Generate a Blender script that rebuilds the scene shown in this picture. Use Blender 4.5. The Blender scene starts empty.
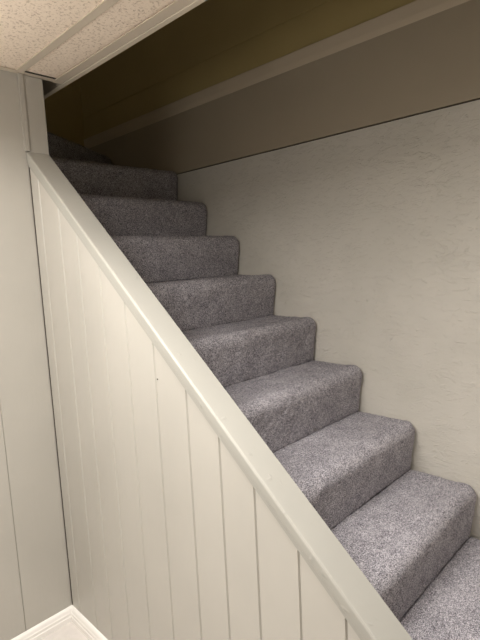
import bpy, bmesh, math, random
from mathutils import Matrix, Vector, noise
random.seed(4)
S = bpy.context.scene
COL = S.collection

# ------------------------------------------------------------------ layout (metres, floor at z = 0)
H = 1.268                       # lens height above the basement floor
F = 483.08
XW = 1.7345                     # right wall plane
XK, XI = 0.687, 0.742           # stair partition outer and inner faces
YL = 1.605                      # left wall plane
YB = 3.12                       # far wall of the winder well
ZC = 0.614 + H                  # underside of the suspended ceiling
Y0, T, R_ = 0.5577, 0.2238, 0.19  # nosing of step 0, going, rise
Z0 = -0.8376 + H
ZSEAM, ZBAND, ZTOP = 0.477 + H, 0.785 + H, 0.850 + H
ZUP = 3.5                       # ceiling over the stairwell
XROOM, YROOM = -2.3, -2.4       # left and rear ends of the room
SL = R_ / T

# ------------------------------------------------------------------ camera
yaw, pit, rol = 0.7914, 0.1266, -0.0473
d = Vector((math.sin(yaw)*math.cos(pit), math.cos(yaw)*math.cos(pit), -math.sin(pit)))
rt = d.cross(Vector((0, 0, 1))).normalized(); up = rt.cross(d)
rt2 = rt*math.cos(rol) + up*math.sin(rol); up2 = -rt*math.sin(rol) + up*math.cos(rol)
cam = bpy.data.objects.new('camera', bpy.data.cameras.new('camera')); COL.objects.link(cam)
m = Matrix.Identity(4)
for i in range(3):
    m[i][0], m[i][1], m[i][2] = rt2[i], up2[i], -d[i]
m[2][3] = H
cam.matrix_world = m
cam.data.sensor_fit = 'VERTICAL'; cam.data.sensor_height = 36; cam.data.lens = F/640*36
cam.data.clip_start = 0.02
S.camera = cam

# ------------------------------------------------------------------ world, lights, exposure
w = bpy.data.worlds.new('world'); S.world = w; w.use_nodes = True
w.node_tree.nodes['Background'].inputs[0].default_value = (1, .85, .65, 1)
w.node_tree.nodes['Background'].inputs[1].default_value = 0.0
S.view_settings.view_transform = 'Standard'; S.view_settings.look = 'None'
S.view_settings.gamma = 1; S.view_settings.use_curve_mapping = False
S.view_settings.exposure = 0.0
WARM = (1.0, 0.955, 0.91)
# x, y, watts, spread: boxy ceiling fixtures of the basement room; then one added fill globe for the ceiling (x, y, watts)
LAMPS = [(0.0, 0.8, 27.0, 168), (1.2, -0.02, 3.2, 120), (0.45, 0.55, 3.9, 110)]
GLOBE = (0.05, 1.2, 5.9)

# ------------------------------------------------------------------ materials
def mat(name, col, rough=0.5, spec=0.5):
    mt = bpy.data.materials.new(name); mt.use_nodes = True
    b = mt.node_tree.nodes['Principled BSDF']
    b.inputs['Base Color'].default_value = (*col, 1); b.inputs['Roughness'].default_value = rough
    b.inputs['Specular IOR Level'].default_value = spec
    return mt, mt.node_tree, b
def nd(nt, typ, **kw):
    n = nt.nodes.new(typ)
    for k, v in kw.items():
        if k in n.inputs: n.inputs[k].default_value = v
        else: setattr(n, k, v)
    return n
def coords(nt, scale=(1, 1, 1)):
    tc = nd(nt, 'ShaderNodeTexCoord'); mp = nd(nt, 'ShaderNodeMapping'); mp.inputs['Scale'].default_value = scale
    nt.links.new(tc.outputs['Object'], mp.inputs['Vector']); return mp.outputs[0]
def noise_tex(nt, vec, scale, detail=3, rough=.5, dist=0):
    n = nd(nt, 'ShaderNodeTexNoise'); n.inputs['Scale'].default_value = scale; n.inputs['Detail'].default_value = detail
    n.inputs['Roughness'].default_value = rough; n.inputs['Distortion'].default_value = dist
    nt.links.new(vec, n.inputs['Vector']); return n.outputs['Fac']
def ramp(nt, fac, stops):
    r = nd(nt, 'ShaderNodeValToRGB'); e = r.color_ramp.elements
    while len(e) < len(stops): e.new(.5)
    for x, (p, c) in zip(e, stops): x.position = p; x.color = (*c, 1) if len(c) == 3 else c
    nt.links.new(fac, r.inputs[0]); return r.outputs[0]
def math_(nt, op, a, b=None):
    n = nd(nt, 'ShaderNodeMath', operation=op)
    for i, x in enumerate((a, b)):
        if x is None: continue
        if isinstance(x, (int, float)): n.inputs[i].default_value = x
        else: nt.links.new(x, n.inputs[i])
    return n.outputs[0]
def bump(nt, b, h, strength, dist, prev=None):
    n = nd(nt, 'ShaderNodeBump'); n.inputs['Strength'].default_value = strength; n.inputs['Distance'].default_value = dist
    nt.links.new(h, n.inputs['Height'])
    if prev: nt.links.new(prev, n.inputs['Normal'])
    nt.links.new(n.outputs[0], b.inputs['Normal']); return n.outputs[0]
def tint(nt, b, fac, c1, c2, lo=.3, hi=.7):
    nt.links.new(ramp(nt, fac, [(lo, c1), (hi, c2)]), b.inputs['Base Color'])

def painted(name, c, rough=.42, streak=True):
    mt, nt, b = mat(name, c, rough)
    v = coords(nt)
    tint(nt, b, noise_tex(nt, v, 3.0, 4), tuple(x*.95 for x in c), tuple(min(1, x*1.04) for x in c))
    v2 = coords(nt, (1, 1, .12))
    p = bump(nt, b, noise_tex(nt, v2, 90, 3), .12, .002)
    bump(nt, b, noise_tex(nt, v, 60, 3), .10, .002, p)
    return mt
CREAM = (0.44, 0.422, 0.378)
M_panel = painted('cream_paint', CREAM)
M_cap = painted('cream_gloss_paint', (0.355, 0.347, 0.312), .42)
nt = M_cap.node_tree; b = nt.nodes['Principled BSDF']
b.inputs['Specular IOR Level'].default_value = .22
drip = ramp(nt, noise_tex(nt, coords(nt), 34, 2, .5, .3), [(.67, (0, 0, 0)), (.76, (1, 1, 1))])
bump(nt, b, drip, .28, .003, b.inputs['Normal'].links[0].from_socket)
M_white = painted('white_trim_paint', (0.86, 0.84, 0.80), .35)
M_gap = mat('dark_gap', (0.05, 0.042, 0.032), .9)[0]

# trowelled plaster
M_plaster, nt, b = mat('trowelled_plaster', (0.78, 0.73, 0.64), .55, .35)
v = coords(nt)
vs = coords(nt, (1, 1, 1.5))
tint(nt, b, noise_tex(nt, v, 5, 5), (0.67, .645, .572), (0.73, .70, .628))
vt = coords(nt, (1, .55, 1.25))
r1 = noise_tex(nt, vt, 16, 4, .55, 1.6)
ridge = ramp(nt, r1, [(.48, (0, 0, 0)), (.535, (1, 1, 1)), (.60, (.45, .45, .45)), (.8, (.6, .6, .6))])
mask = ramp(nt, noise_tex(nt, v, 7, 2), [(.42, (0, 0, 0)), (.62, (1, 1, 1))])
hgt = math_(nt, 'MULTIPLY', ridge, mask)
fl = ramp(nt, noise_tex(nt, coords(nt, (1, .6, 1.6)), 48, 3, .55, .9), [(.58, (0, 0, 0)), (.64, (1, 1, 1))])
p = bump(nt, b, hgt, .5, .003)
p = bump(nt, b, fl, .55, .0025, p)
p = bump(nt, b, noise_tex(nt, vt, 50, 3), .5, .003, p)
bump(nt, b, noise_tex(nt, v, 130, 2), .35, .002, p)

M_upper = painted('smooth_header_paint', (0.47, 0.405, 0.30), .5)
M_band = painted('header_trim_paint', (0.72, 0.62, 0.47), .45)
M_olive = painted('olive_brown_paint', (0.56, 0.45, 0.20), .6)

# acoustic tile: cream with short dark pits
M_tile, nt, b = mat('acoustic_tile', (0.78, .70, .58), .85, .2)
v = coords(nt)
pit = ramp(nt, noise_tex(nt, coords(nt, (1, 1.15, 1)), 125, 4, .65, .3), [(.36, (1, 1, 1)), (.46, (0, 0, 0))])
mx = nd(nt, 'ShaderNodeMix', data_type='RGBA'); nt.links.new(pit, mx.inputs[0])
mx.inputs[6].default_value = (.95, .82, .68, 1); mx.inputs[7].default_value = (.68, .56, .44, 1)
nt.links.new(mx.outputs[2], b.inputs['Base Color'])
p = bump(nt, b, math_(nt, 'SUBTRACT', 1.0, pit), .5, .003)
bump(nt, b, noise_tex(nt, v, 220, 3), .3, .002, p)
M_fascia = painted('warm_fascia_paint', (.66, .585, .47), .5)
M_grid = mat('ceiling_grid_metal', (0.66, .58, .47), .45)[0]

# carpet
M_carpet, nt, b = mat('grey_cut_pile_carpet', (.2, .19, .21), 1.0, .05)
v = coords(nt)
n1 = noise_tex(nt, v, 360, 2, .75)
n2 = noise_tex(nt, v, 110, 3, .6)
n3 = noise_tex(nt, v, 14, 3, .6)
f = math_(nt, 'ADD', math_(nt, 'MULTIPLY', n1, .78), math_(nt, 'ADD', math_(nt, 'MULTIPLY', n2, .18), math_(nt, 'MULTIPLY', n3, .10)))
nt.links.new(ramp(nt, f, [(.42, (.092, .088, .102)), (.53, (.318, .306, .334)), (.63, (.74, .71, .755))]), b.inputs['Base Color'])
p = bump(nt, b, n1, .5, .003)
bump(nt, b, n2, .4, .003, p)

# floor
M_floor, nt, b = mat('beige_sheet_floor', (.8, .75, .67), .5)
v = coords(nt)
tint(nt, b, noise_tex(nt, v, 30, 5, .7), (.61, .575, .54), (.69, .65, .61))
bump(nt, b, noise_tex(nt, v, 150, 2), .1, .001)
M_metal = mat('brushed_lamp_metal', (.55, .5, .42), .35)[0]
M_glow, nt, b = mat('frosted_lamp_glass', (.9, .85, .75), .4)
b.inputs['Emission Color'].default_value = (*WARM, 1); b.inputs['Emission Strength'].default_value = 2.0

# ------------------------------------------------------------------ mesh helpers
def link(name, bm, mt, parent=None, smooth=False, recalc=True, **props):
    if recalc: bmesh.ops.recalc_face_normals(bm, faces=bm.faces)
    me = bpy.data.meshes.new(name); bm.to_mesh(me); bm.free()
    o = bpy.data.objects.new(name, me); COL.objects.link(o)
    for x in (mt if isinstance(mt, (list, tuple)) else [mt]): me.materials.append(x)
    if smooth:
        for p in me.polygons: p.use_smooth = True
    if parent: o.parent = parent
    for k, v in props.items(): o[k] = v
    return o
def box(bm, a, b):
    vs = [bm.verts.new((x, y, z)) for x in (a[0], b[0]) for y in (a[1], b[1]) for z in (a[2], b[2])]
    for f in ((0, 1, 3, 2), (4, 6, 7, 5), (0, 4, 5, 1), (2, 3, 7, 6), (0, 2, 6, 4), (1, 5, 7, 3)):
        bm.faces.new([vs[i] for i in f])
def bev(bm, w_, seg=2):
    bmesh.ops.bevel(bm, geom=list(bm.edges), offset=w_, segments=seg, affect='EDGES', profile=.5)
def extrude_loop(bm, pts, vec):
    """closed outline of 3-D points swept along vec"""
    a = [bm.verts.new(p) for p in pts]; c = [bm.verts.new(Vector(p)+Vector(vec)) for p in pts]
    n = len(a)
    for i in range(n):
        bm.faces.new((a[i], a[(i+1) % n], c[(i+1) % n], c[i]))
    bm.faces.new(a); bm.faces.new(c[::-1])
def struct(name, bm, mt, **k):
    return link(name, bm, mt, kind='structure', **k)
def groove_line(u0, u1, grooves, gw=.0045, gd=.004):
    """(u, depth) polyline of a board face with V grooves"""
    out = [(u0, 0)]
    for g in sorted(grooves):
        out += [(g-gw/2, 0), (g-gw*.15, gd), (g+gw*.15, gd), (g+gw/2, 0)]
    return out + [(u1, 0)]

# ------------------------------------------------------------------ room shell
bm = bmesh.new(); box(bm, (XROOM-.1, YROOM-.1, -.1), (XW+.2, YB+.1, 0))
struct('floor', bm, M_floor, label='pale beige basement floor below the white baseboards')

# left wall with grooved sheet panelling (faces -Y); its right end carries the corner trim
gr = [0.5205, .36, .26, .06, -.09, -.29, -.45, -.55, -.75, -.9, -1.1, -1.26, -1.36, -1.56, -1.71, -1.91, -2.07]
bm = bmesh.new()
pts = [(u, YL+dd, 0) for u, dd in groove_line(XROOM, XK-.001, gr, .004, .004)] + [(XK-.001, YL+.09, 0), (XROOM, YL+.09, 0)]
extrude_loop(bm, pts, (0, 0, ZC-.004))
struct('wall_left', bm, M_panel, label='cream grooved panel wall left of the stairs, with a vertical seam')
# wall end behind the corner trim + side wall of the upper flight
bm = bmesh.new(); box(bm, (XK, YL+.012, 0), (XI, YL+.09, ZC-.02))
box(bm, (XI-.09, YL+.09, 0), (XI, 2.12, ZC+.30))
struct('wall_stair_side', bm, M_panel, label='painted side wall of the upper flight, behind the corner trim')

# right wall: plaster below, smooth header board above, trim band, olive wall over it
bm = bmesh.new(); box(bm, (XW, YROOM, 0), (XW+.15, YB, ZSEAM-.0032))
struct('wall_right', bm, M_plaster, label='cream trowelled plaster wall beside the carpeted stairs')
bm = bmesh.new(); box(bm, (XW+.012, YROOM, ZSEAM-.0032), (XW+.15, YB, ZSEAM+.0026))
struct('trim_1', bm, M_gap, label='thin dark joint line between plaster wall and smooth header')
bm = bmesh.new(); box(bm, (XW-.001, YROOM, ZSEAM+.0026), (XW+.15, YB, ZBAND))
struct('wall_header', bm, M_upper, label='smooth beige header board above the dark joint on the right wall')
bm = bmesh.new()
extrude_loop(bm, [(XW+.1, YROOM, ZBAND), (XW-.0015, YROOM, ZBAND), (XW-.005, YROOM, ZBAND+.022), (XW-.007, YROOM, ZTOP-.002),
                  (XW-.006, YROOM, ZTOP), (XW+.1, YROOM, ZTOP)], (0, YB-YROOM, 0))
struct('trim_2', bm, M_band, label='light beige trim band running under the olive wall')
bm = bmesh.new()
zs = 0.985+H
extrude_loop(bm, [(XW+.15, YROOM, ZTOP), (XW, YROOM, ZTOP), (XW, YROOM, zs-.002), (XW+.0025, YROOM, zs), (XW, YROOM, zs+.002), (XW, YROOM, ZUP), (XW+.15, YROOM, ZUP)], (0, YB-YROOM, 0))
struct('wall_upper', bm, M_olive, label='dark olive wall of the stairwell above the beige trim band')
# far wall of the well with its horizontal seam
bm = bmesh.new()
zb = 1.165+H
extrude_loop(bm, [(XROOM, YB+.15, 0), (XROOM, YB, 0), (XROOM, YB, zb-.004), (XROOM, YB+.004, zb-.001), (XROOM, YB+.004, zb+.001), (XROOM, YB, zb+.004), (XROOM, YB, ZUP), (XROOM, YB+.15, ZUP)], (XW+.15-XROOM, 0, 0))
struct('wall_back', bm, M_olive, label='dark olive wall at the far end of the stairwell')
# hidden shell: upper hall floor edge, lid, room sides
bm = bmesh.new(); box(bm, (XROOM, 2.12, Z0+10*R_-.2), (XI, YB, Z0+10*R_))
struct('floor_landing', bm, M_floor)
bm = bmesh.new(); box(bm, (XROOM-.15, YROOM-.15, ZUP), (XW+.15, YB+.15, ZUP+.1))
struct('ceiling_upper', bm, M_olive)
bm = bmesh.new(); box(bm, (XROOM-.1, YROOM, 0), (XROOM, YB, ZUP))
struct('wall_far_left', bm, M_plaster)
bm = bmesh.new(); box(bm, (XROOM, YROOM-.1, 0), (XW+.15, YROOM, ZUP))
struct('wall_rear', bm, M_plaster)

# ------------------------------------------------------------------ suspended ceiling
XE = 0.842; YOPEN = 0.32
G = [0.68-.61*i for i in range(5)]
ZT = ZC
bm = bmesh.new()
box(bm, (XROOM, YROOM, ZT), (.800, YL-.012, ZT+.016))
box(bm, (.8001, YROOM, ZT), (XW, YOPEN, ZT+.016))
ceil = struct('ceiling', bm, M_tile, label='suspended ceiling of pitted cream acoustic tiles')
bm = bmesh.new()
for g in G: box(bm, (g-.012, YROOM, ZT-.0035), (g+.012, YL-.02, ZT-.0001))
for j in range(4):
    y = 0.35-1.22*j + .3
    if y > .6: continue
    box(bm, (XROOM, y-.012, ZT-.0034), (.80, y+.012, ZT-.0001))
link('grid_bar', bm, M_grid, ceil)
bm = bmesh.new()
box(bm, (XROOM, YL-.022, ZT-.0045), (.825, YL-.001, ZT-.002))                    # wall angle along the left wall
box(bm, (.792, YOPEN, ZT-.006), (.8235, YL-.001, ZT-.003))                        # wall angle along the opening
link('wall_angle', bm, M_grid, ceil)
bm = bmesh.new(); box(bm, (.695, YL-.0275, ZT-.0032), (.80, YL-.0215, ZT-.0001))
link('gap', bm, M_gap, ceil)
# fascia board round the stair opening
bm = bmesh.new()
box(bm, (.8245, YOPEN, ZT-.008), (XE, YB-.4, ZT+.30)); bev(bm, .0015, 1)
struct('trim_3', bm, M_fascia, label='narrow painted fascia edging the stair opening in the ceiling')
bm = bmesh.new()
box(bm, (XROOM, YROOM, ZT+.30), (XE, YB-.4, ZT+.40)); box(bm, (XE, YROOM, ZT+.30), (XW, YOPEN, ZT+.4))
box(bm, (XE, YOPEN-.02, ZT-.004), (XW, YOPEN, ZT+.3))
struct('floor_upper', bm, M_olive)

# ------------------------------------------------------------------ corner trim (post face above the cap)
zc_at = lambda y: 0.378 + H - (YL-y)*SL          # top of the sloping cap
bm = bmesh.new()
box(bm, (XK+.004, YL-.008, zc_at(YL)-.012), (XI+.014, YL+.0118, ZC-.006)); bev(bm, .0015, 1)
box(bm, (XK-.010, YL-.013, zc_at(YL)-.005), (XK+.0035, YL-.0005, ZC-.006))
struct('trim_4', bm, M_panel, label='cream vertical corner trim standing above the sloping cap')

# ------------------------------------------------------------------ stair partition
YN = 0.06                                        # near end
root = bpy.data.objects.new('half_wall', None); COL.objects.link(root); root.location = (XK, YN, 0)
root['label'] = 'cream vertical-board half wall with a sloping cap beside the stairs'; root['category'] = 'half wall'
inv = Matrix.Translation((-XK, -YN, 0))
def prt(name, bm, mt, parent=None, **k):
    o = link(name, bm, mt, parent or root, **k)
    if parent is None: o.data.transform(inv)
    return o
grooves = [.22, .332, .443, .548, .66, .761, .867, .985, 1.101, 1.215, 1.326, 1.4255, 1.545]
bm = bmesh.new()
line = groove_line(YN, YL-.003, grooves, .0075, .0038)
loop = [(XK+dd, u) for u, dd in line] + [(XI, YL-.003), (XI, YN)]
n = len(loop)
lo = [bm.verts.new((x, y, 0.0)) for x, y in loop]; hi = [bm.verts.new((x, y, zc_at(y)-.02)) for x, y in loop]
for i in range(n): bm.faces.new((lo[i], lo[(i+1) % n], hi[(i+1) % n], hi[i]))
bm.faces.new(lo); bm.faces.new(hi)
body = prt('board_panel', bm, M_panel)
ca = math.atan(SL)
def sloped(bm, prof, y0, y1):
    """prof: (x, dz below cap top measured vertically); swept along the slope"""
    a = [bm.verts.new((x, y0, zc_at(y0)+dz)) for x, dz in prof]; c = [bm.verts.new((x, y1, zc_at(y1)+dz)) for x, dz in prof]
    k = len(a)
    for i in range(k): bm.faces.new((a[i], a[(i+1) % k], c[(i+1) % k], c[i]))
    bm.faces.new(a); bm.faces.new(c[::-1])
bm = bmesh.new()
xo, xi = XK-.0075, XI+.014
prof = [(xo, -.022), (xo, -.0075)] + [(xo+.006*(1-math.cos(t)), -.0075+.0075*math.sin(t)) for t in (.5, 1.0, 1.57)] + [(xi-.003, 0), (xi, -.004), (xi, -.022)]
sloped(bm, prof, YN-.01, YL-.0085)
prt('cap', bm, M_cap)
bm = bmesh.new()
sloped(bm, [(XK, -.0225), (XK-.006, -.0225), (XK-.006, -.030), (XK-.0035, -.034), (XK-.0035, -.046), (XK, -.048)], YN, YL-.004)
prt('moulding', bm, M_cap)
bm = bmesh.new(); box(bm, (XK-.0006, YL-.0065, .05), (XK+.002, YL-.003, zc_at(YL)-.052))
prt('corner_gap', bm, M_gap)
bm = bmesh.new(); bmesh.ops.create_cone(bm, cap_ends=True, segments=12, radius1=.0018, radius2=.0018, depth=.002,
    matrix=Matrix.Translation((XK-.0002, 0.976, -0.288+H)) @ Matrix.Rotation(math.pi/2, 4, 'Y'))
prt('nail_hole', bm, M_gap, label='small dark nail hole')

# ------------------------------------------------------------------ baseboards
bprof = [(0, 0), (.0155, 0), (.0155, .018), (.0135, .0205), (.0135, .030), (.0115, .033), (.0095, .041), (.0075, .0445), (.0045, .047), (0, .0485)]
bm = bmesh.new()
extrude_loop(bm, [(XROOM, YL-o, z) for o, z in bprof], (XK-.0002-XROOM, 0, 0))
struct('baseboard_left', bm, M_white, label='white moulded baseboard along the left panel wall')
bm = bmesh.new()
extrude_loop(bm, [(XK-o, YN, z) for o, z in bprof], (0, YL-YN-.0005, 0))
struct('baseboard_partition', bm, M_white, label='white moulded baseboard along the half wall')

# ------------------------------------------------------------------ carpeted stairs
stairs = bpy.data.objects.new('staircase', None); COL.objects.link(stairs); stairs.location = (XI, Y0-T, 0)
stairs['label'] = 'staircase in grey-mauve cut pile carpet climbing beside the plaster wall'; stairs['category'] = 'staircase'
sinv = Matrix.Translation((-XI, -(Y0-T), 0))
def step(x0, x1, ynose, ytread, ztop, drop, seed):
    """carpeted step: rounded nosing, riser, tread, closed behind. ynose / ytread are functions of x."""
    bm = bmesh.new()
    nx = max(8, int((x1-x0)/.0055))
    grid = []
    rr = .040
    for i in range(nx+1):
        x = x0+(x1-x0)*i/nx
        e = min(x1-x, 1)                         # distance to the wall side: carpet rolls down a little there
        roll = 0 if e > .03 else .012*(1-math.sqrt(max(0, 1-((.03-e)/.03)**2)))
        yn, yt = ynose(x), ytread(x)
        rise = []
        nr = 26
        for j in range(nr):                      # riser, bottom to nose
            u = j/nr
            z = -drop + (drop-rr)*u
            y = .021*(1-u)**1.5 + .002 + .003*math.sin(u*math.pi)
            rise.append((y, z))
        for j in range(10):
            a = math.pi/2*j/9
            rise.append((.002+rr-rr*math.cos(a), -rr+rr*math.sin(a)))
        dep = max(yt-yn, .05)
        nt_ = 30
        for j in range(1, nt_+1):
            u = j/nt_; rise.append((.002+rr+(dep-.002-rr)*u, -.0035*math.sin(min(1, u*3)*math.pi/2)))
        row = []
        for (py, pz) in rise:
            P = Vector((x, yn+py, ztop+pz-roll*(1 if pz > -.1 else .3)))
            if pz > -rr*.99: ny, nz = (0, 1) if py > rr else (-1+py/rr, py/rr)
            else: ny, nz = -1, 0
            q = Vector((x*1.0+seed, P.y, P.z))
            a = .0016*noise.noise(q*120)+.0022*noise.noise(q*45)+.004*noise.noise(q*9)
            if e < .03: ny += roll*0
            P.y += ny*(a-roll*1.0); P.z += nz*a
            row.append(bm.verts.new(P))
        row.append(bm.verts.new((x, yn+dep, ztop-.02)))
        row.append(bm.verts.new((x, yn+dep, ztop-drop)))
        grid.append(row)
    k = len(grid[0])
    for i in range(nx):
        for j in range(k):
            bm.faces.new((grid[i][j], grid[i][(j+1) % k], grid[i+1][(j+1) % k], grid[i+1][j]))
    bm.faces.new(grid[0]); bm.faces.new(grid[-1][::-1])
    o = link('step', bm, M_carpet, stairs, smooth=True)
    o.data.transform(sinv); return o
XS0, XS1 = XI+.002, XW-.005
XP, YP, SW = XI+.01, 2.15, .651                  # pivot of the winders and slope of the first winder nosing
w1 = lambda x: YP+SW*(x-XP)
w2 = lambda x: min(YP+.05+2.25*(x-XP), YB-.06)
for k in range(-1, 7):
    yn = Y0+k*T
    step(XS0, XS1, (lambda x, y=yn: y), (lambda x, y=yn+T+.021: y), Z0+k*R_, R_+.006 if k > -1 else Z0+k*R_-.001, 3.1*k)
y7 = Y0+7*T
step(XS0, XS1, lambda x: y7, lambda x: w1(x)+.022, Z0+7*R_, R_+.006, 21)
step(XS0, XS1, w1, lambda x: max(w1(x)+.05, w2(x)+.02) if x < XP+.4 else YB-.005, Z0+8*R_, R_+.006, 25)
step(XS0, XP+.36, w2, lambda x: YB-.005, Z0+9*R_, R_+.006, 29)

# ------------------------------------------------------------------ ceiling lamps behind the camera, plus an added fill globe
LP = ['boxy ceiling fixture nearest the left panel wall', 'boxy ceiling fixture over the foot of the stairs', 'boxy ceiling fixture just outside the half wall']
for i, (x, y, wd, sp) in enumerate(LAMPS):
    e = bpy.data.objects.new('ceiling_light', None); COL.objects.link(e); e.location = (x, y, ZC-.0045)
    e['label'] = LP[i]; e['category'] = 'ceiling light'
    bm = bmesh.new(); box(bm, (-.15, -.31, -.02), (.15, .31, 0)); bev(bm, .003, 1)
    for s_ in (-1, 1): box(bm, (-.14, s_*.30-.01, -.07), (.14, s_*.30+.01, -.015))
    link('base', bm, M_metal, e)
    bm = bmesh.new()
    pr = [(-.14, -.021), (-.135, -.05), (-.11, -.068), (.11, -.068), (.135, -.05), (.14, -.021)]
    extrude_loop(bm, [(a_, -.289, b_) for a_, b_ in pr], (0, .578, 0))
    link('diffuser', bm, M_glow, e)
    L = bpy.data.lights.new('lamp', 'AREA'); L.shape = 'RECTANGLE'; L.size = .22; L.size_y = .55; L.energy = wd; L.color = WARM
    L.spread = math.radians(sp)
    o = bpy.data.objects.new('lamp', L); COL.objects.link(o); o.parent = e; o.location = (0, 0, -.072)
gx, gy, gw_ = GLOBE; rg = .11  # unseen glowing globe, added to brighten the ceiling tiles
M_globe, nt, b = mat('fill_globe_glow', (.9, .87, .8), .3)
b.inputs['Emission Color'].default_value = (*WARM, 1); b.inputs['Emission Strength'].default_value = gw_/(4*math.pi**2*rg*rg)
e = bpy.data.objects.new('fill_globe', None); COL.objects.link(e); e.location = (gx, gy, ZC-.0045)
e['label'] = 'added globe fill light on a short stem, out of view'; e['category'] = 'fill light'
bm = bmesh.new(); bmesh.ops.create_cone(bm, cap_ends=True, segments=32, radius1=.05, radius2=.065, depth=.025, matrix=Matrix.Translation((0, 0, -.0135)))
link('ceiling_rose', bm, M_metal, e)
bm = bmesh.new(); bmesh.ops.create_cone(bm, cap_ends=True, segments=12, radius1=.007, radius2=.007, depth=.15, matrix=Matrix.Translation((0, 0, -.10)))
link('stem', bm, M_metal, e, smooth=True)
bm = bmesh.new(); bmesh.ops.create_uvsphere(bm, u_segments=40, v_segments=20, radius=rg, matrix=Matrix.Translation((0, 0, -.28)))
link('globe', bm, M_globe, e, smooth=True)

# dim lamp of the upstairs hall, round the corner to the left of the winders
e = bpy.data.objects.new('ceiling_light', None); COL.objects.link(e); e.location = (-.5, 2.62, ZUP)
e['label'] = 'small round ceiling lamp of the upstairs hall'; e['category'] = 'ceiling light'
bm = bmesh.new(); bmesh.ops.create_cone(bm, cap_ends=True, segments=32, radius1=.12, radius2=.13, depth=.02, matrix=Matrix.Translation((0, 0, -.011)))
link('base', bm, M_metal, e)
bm = bmesh.new(); bmesh.ops.create_uvsphere(bm, u_segments=32, v_segments=16, radius=.11)
for v_ in bm.verts: v_.co.z = min(0, v_.co.z)*.5-.022
link('bowl', bm, M_glow, e, smooth=True)
L = bpy.data.lights.new('lamp', 'POINT'); L.energy = 1.5; L.color = WARM; L.shadow_soft_size = .08
o = bpy.data.objects.new('lamp', L); COL.objects.link(o); o.parent = e; o.location = (0, 0, -.18)
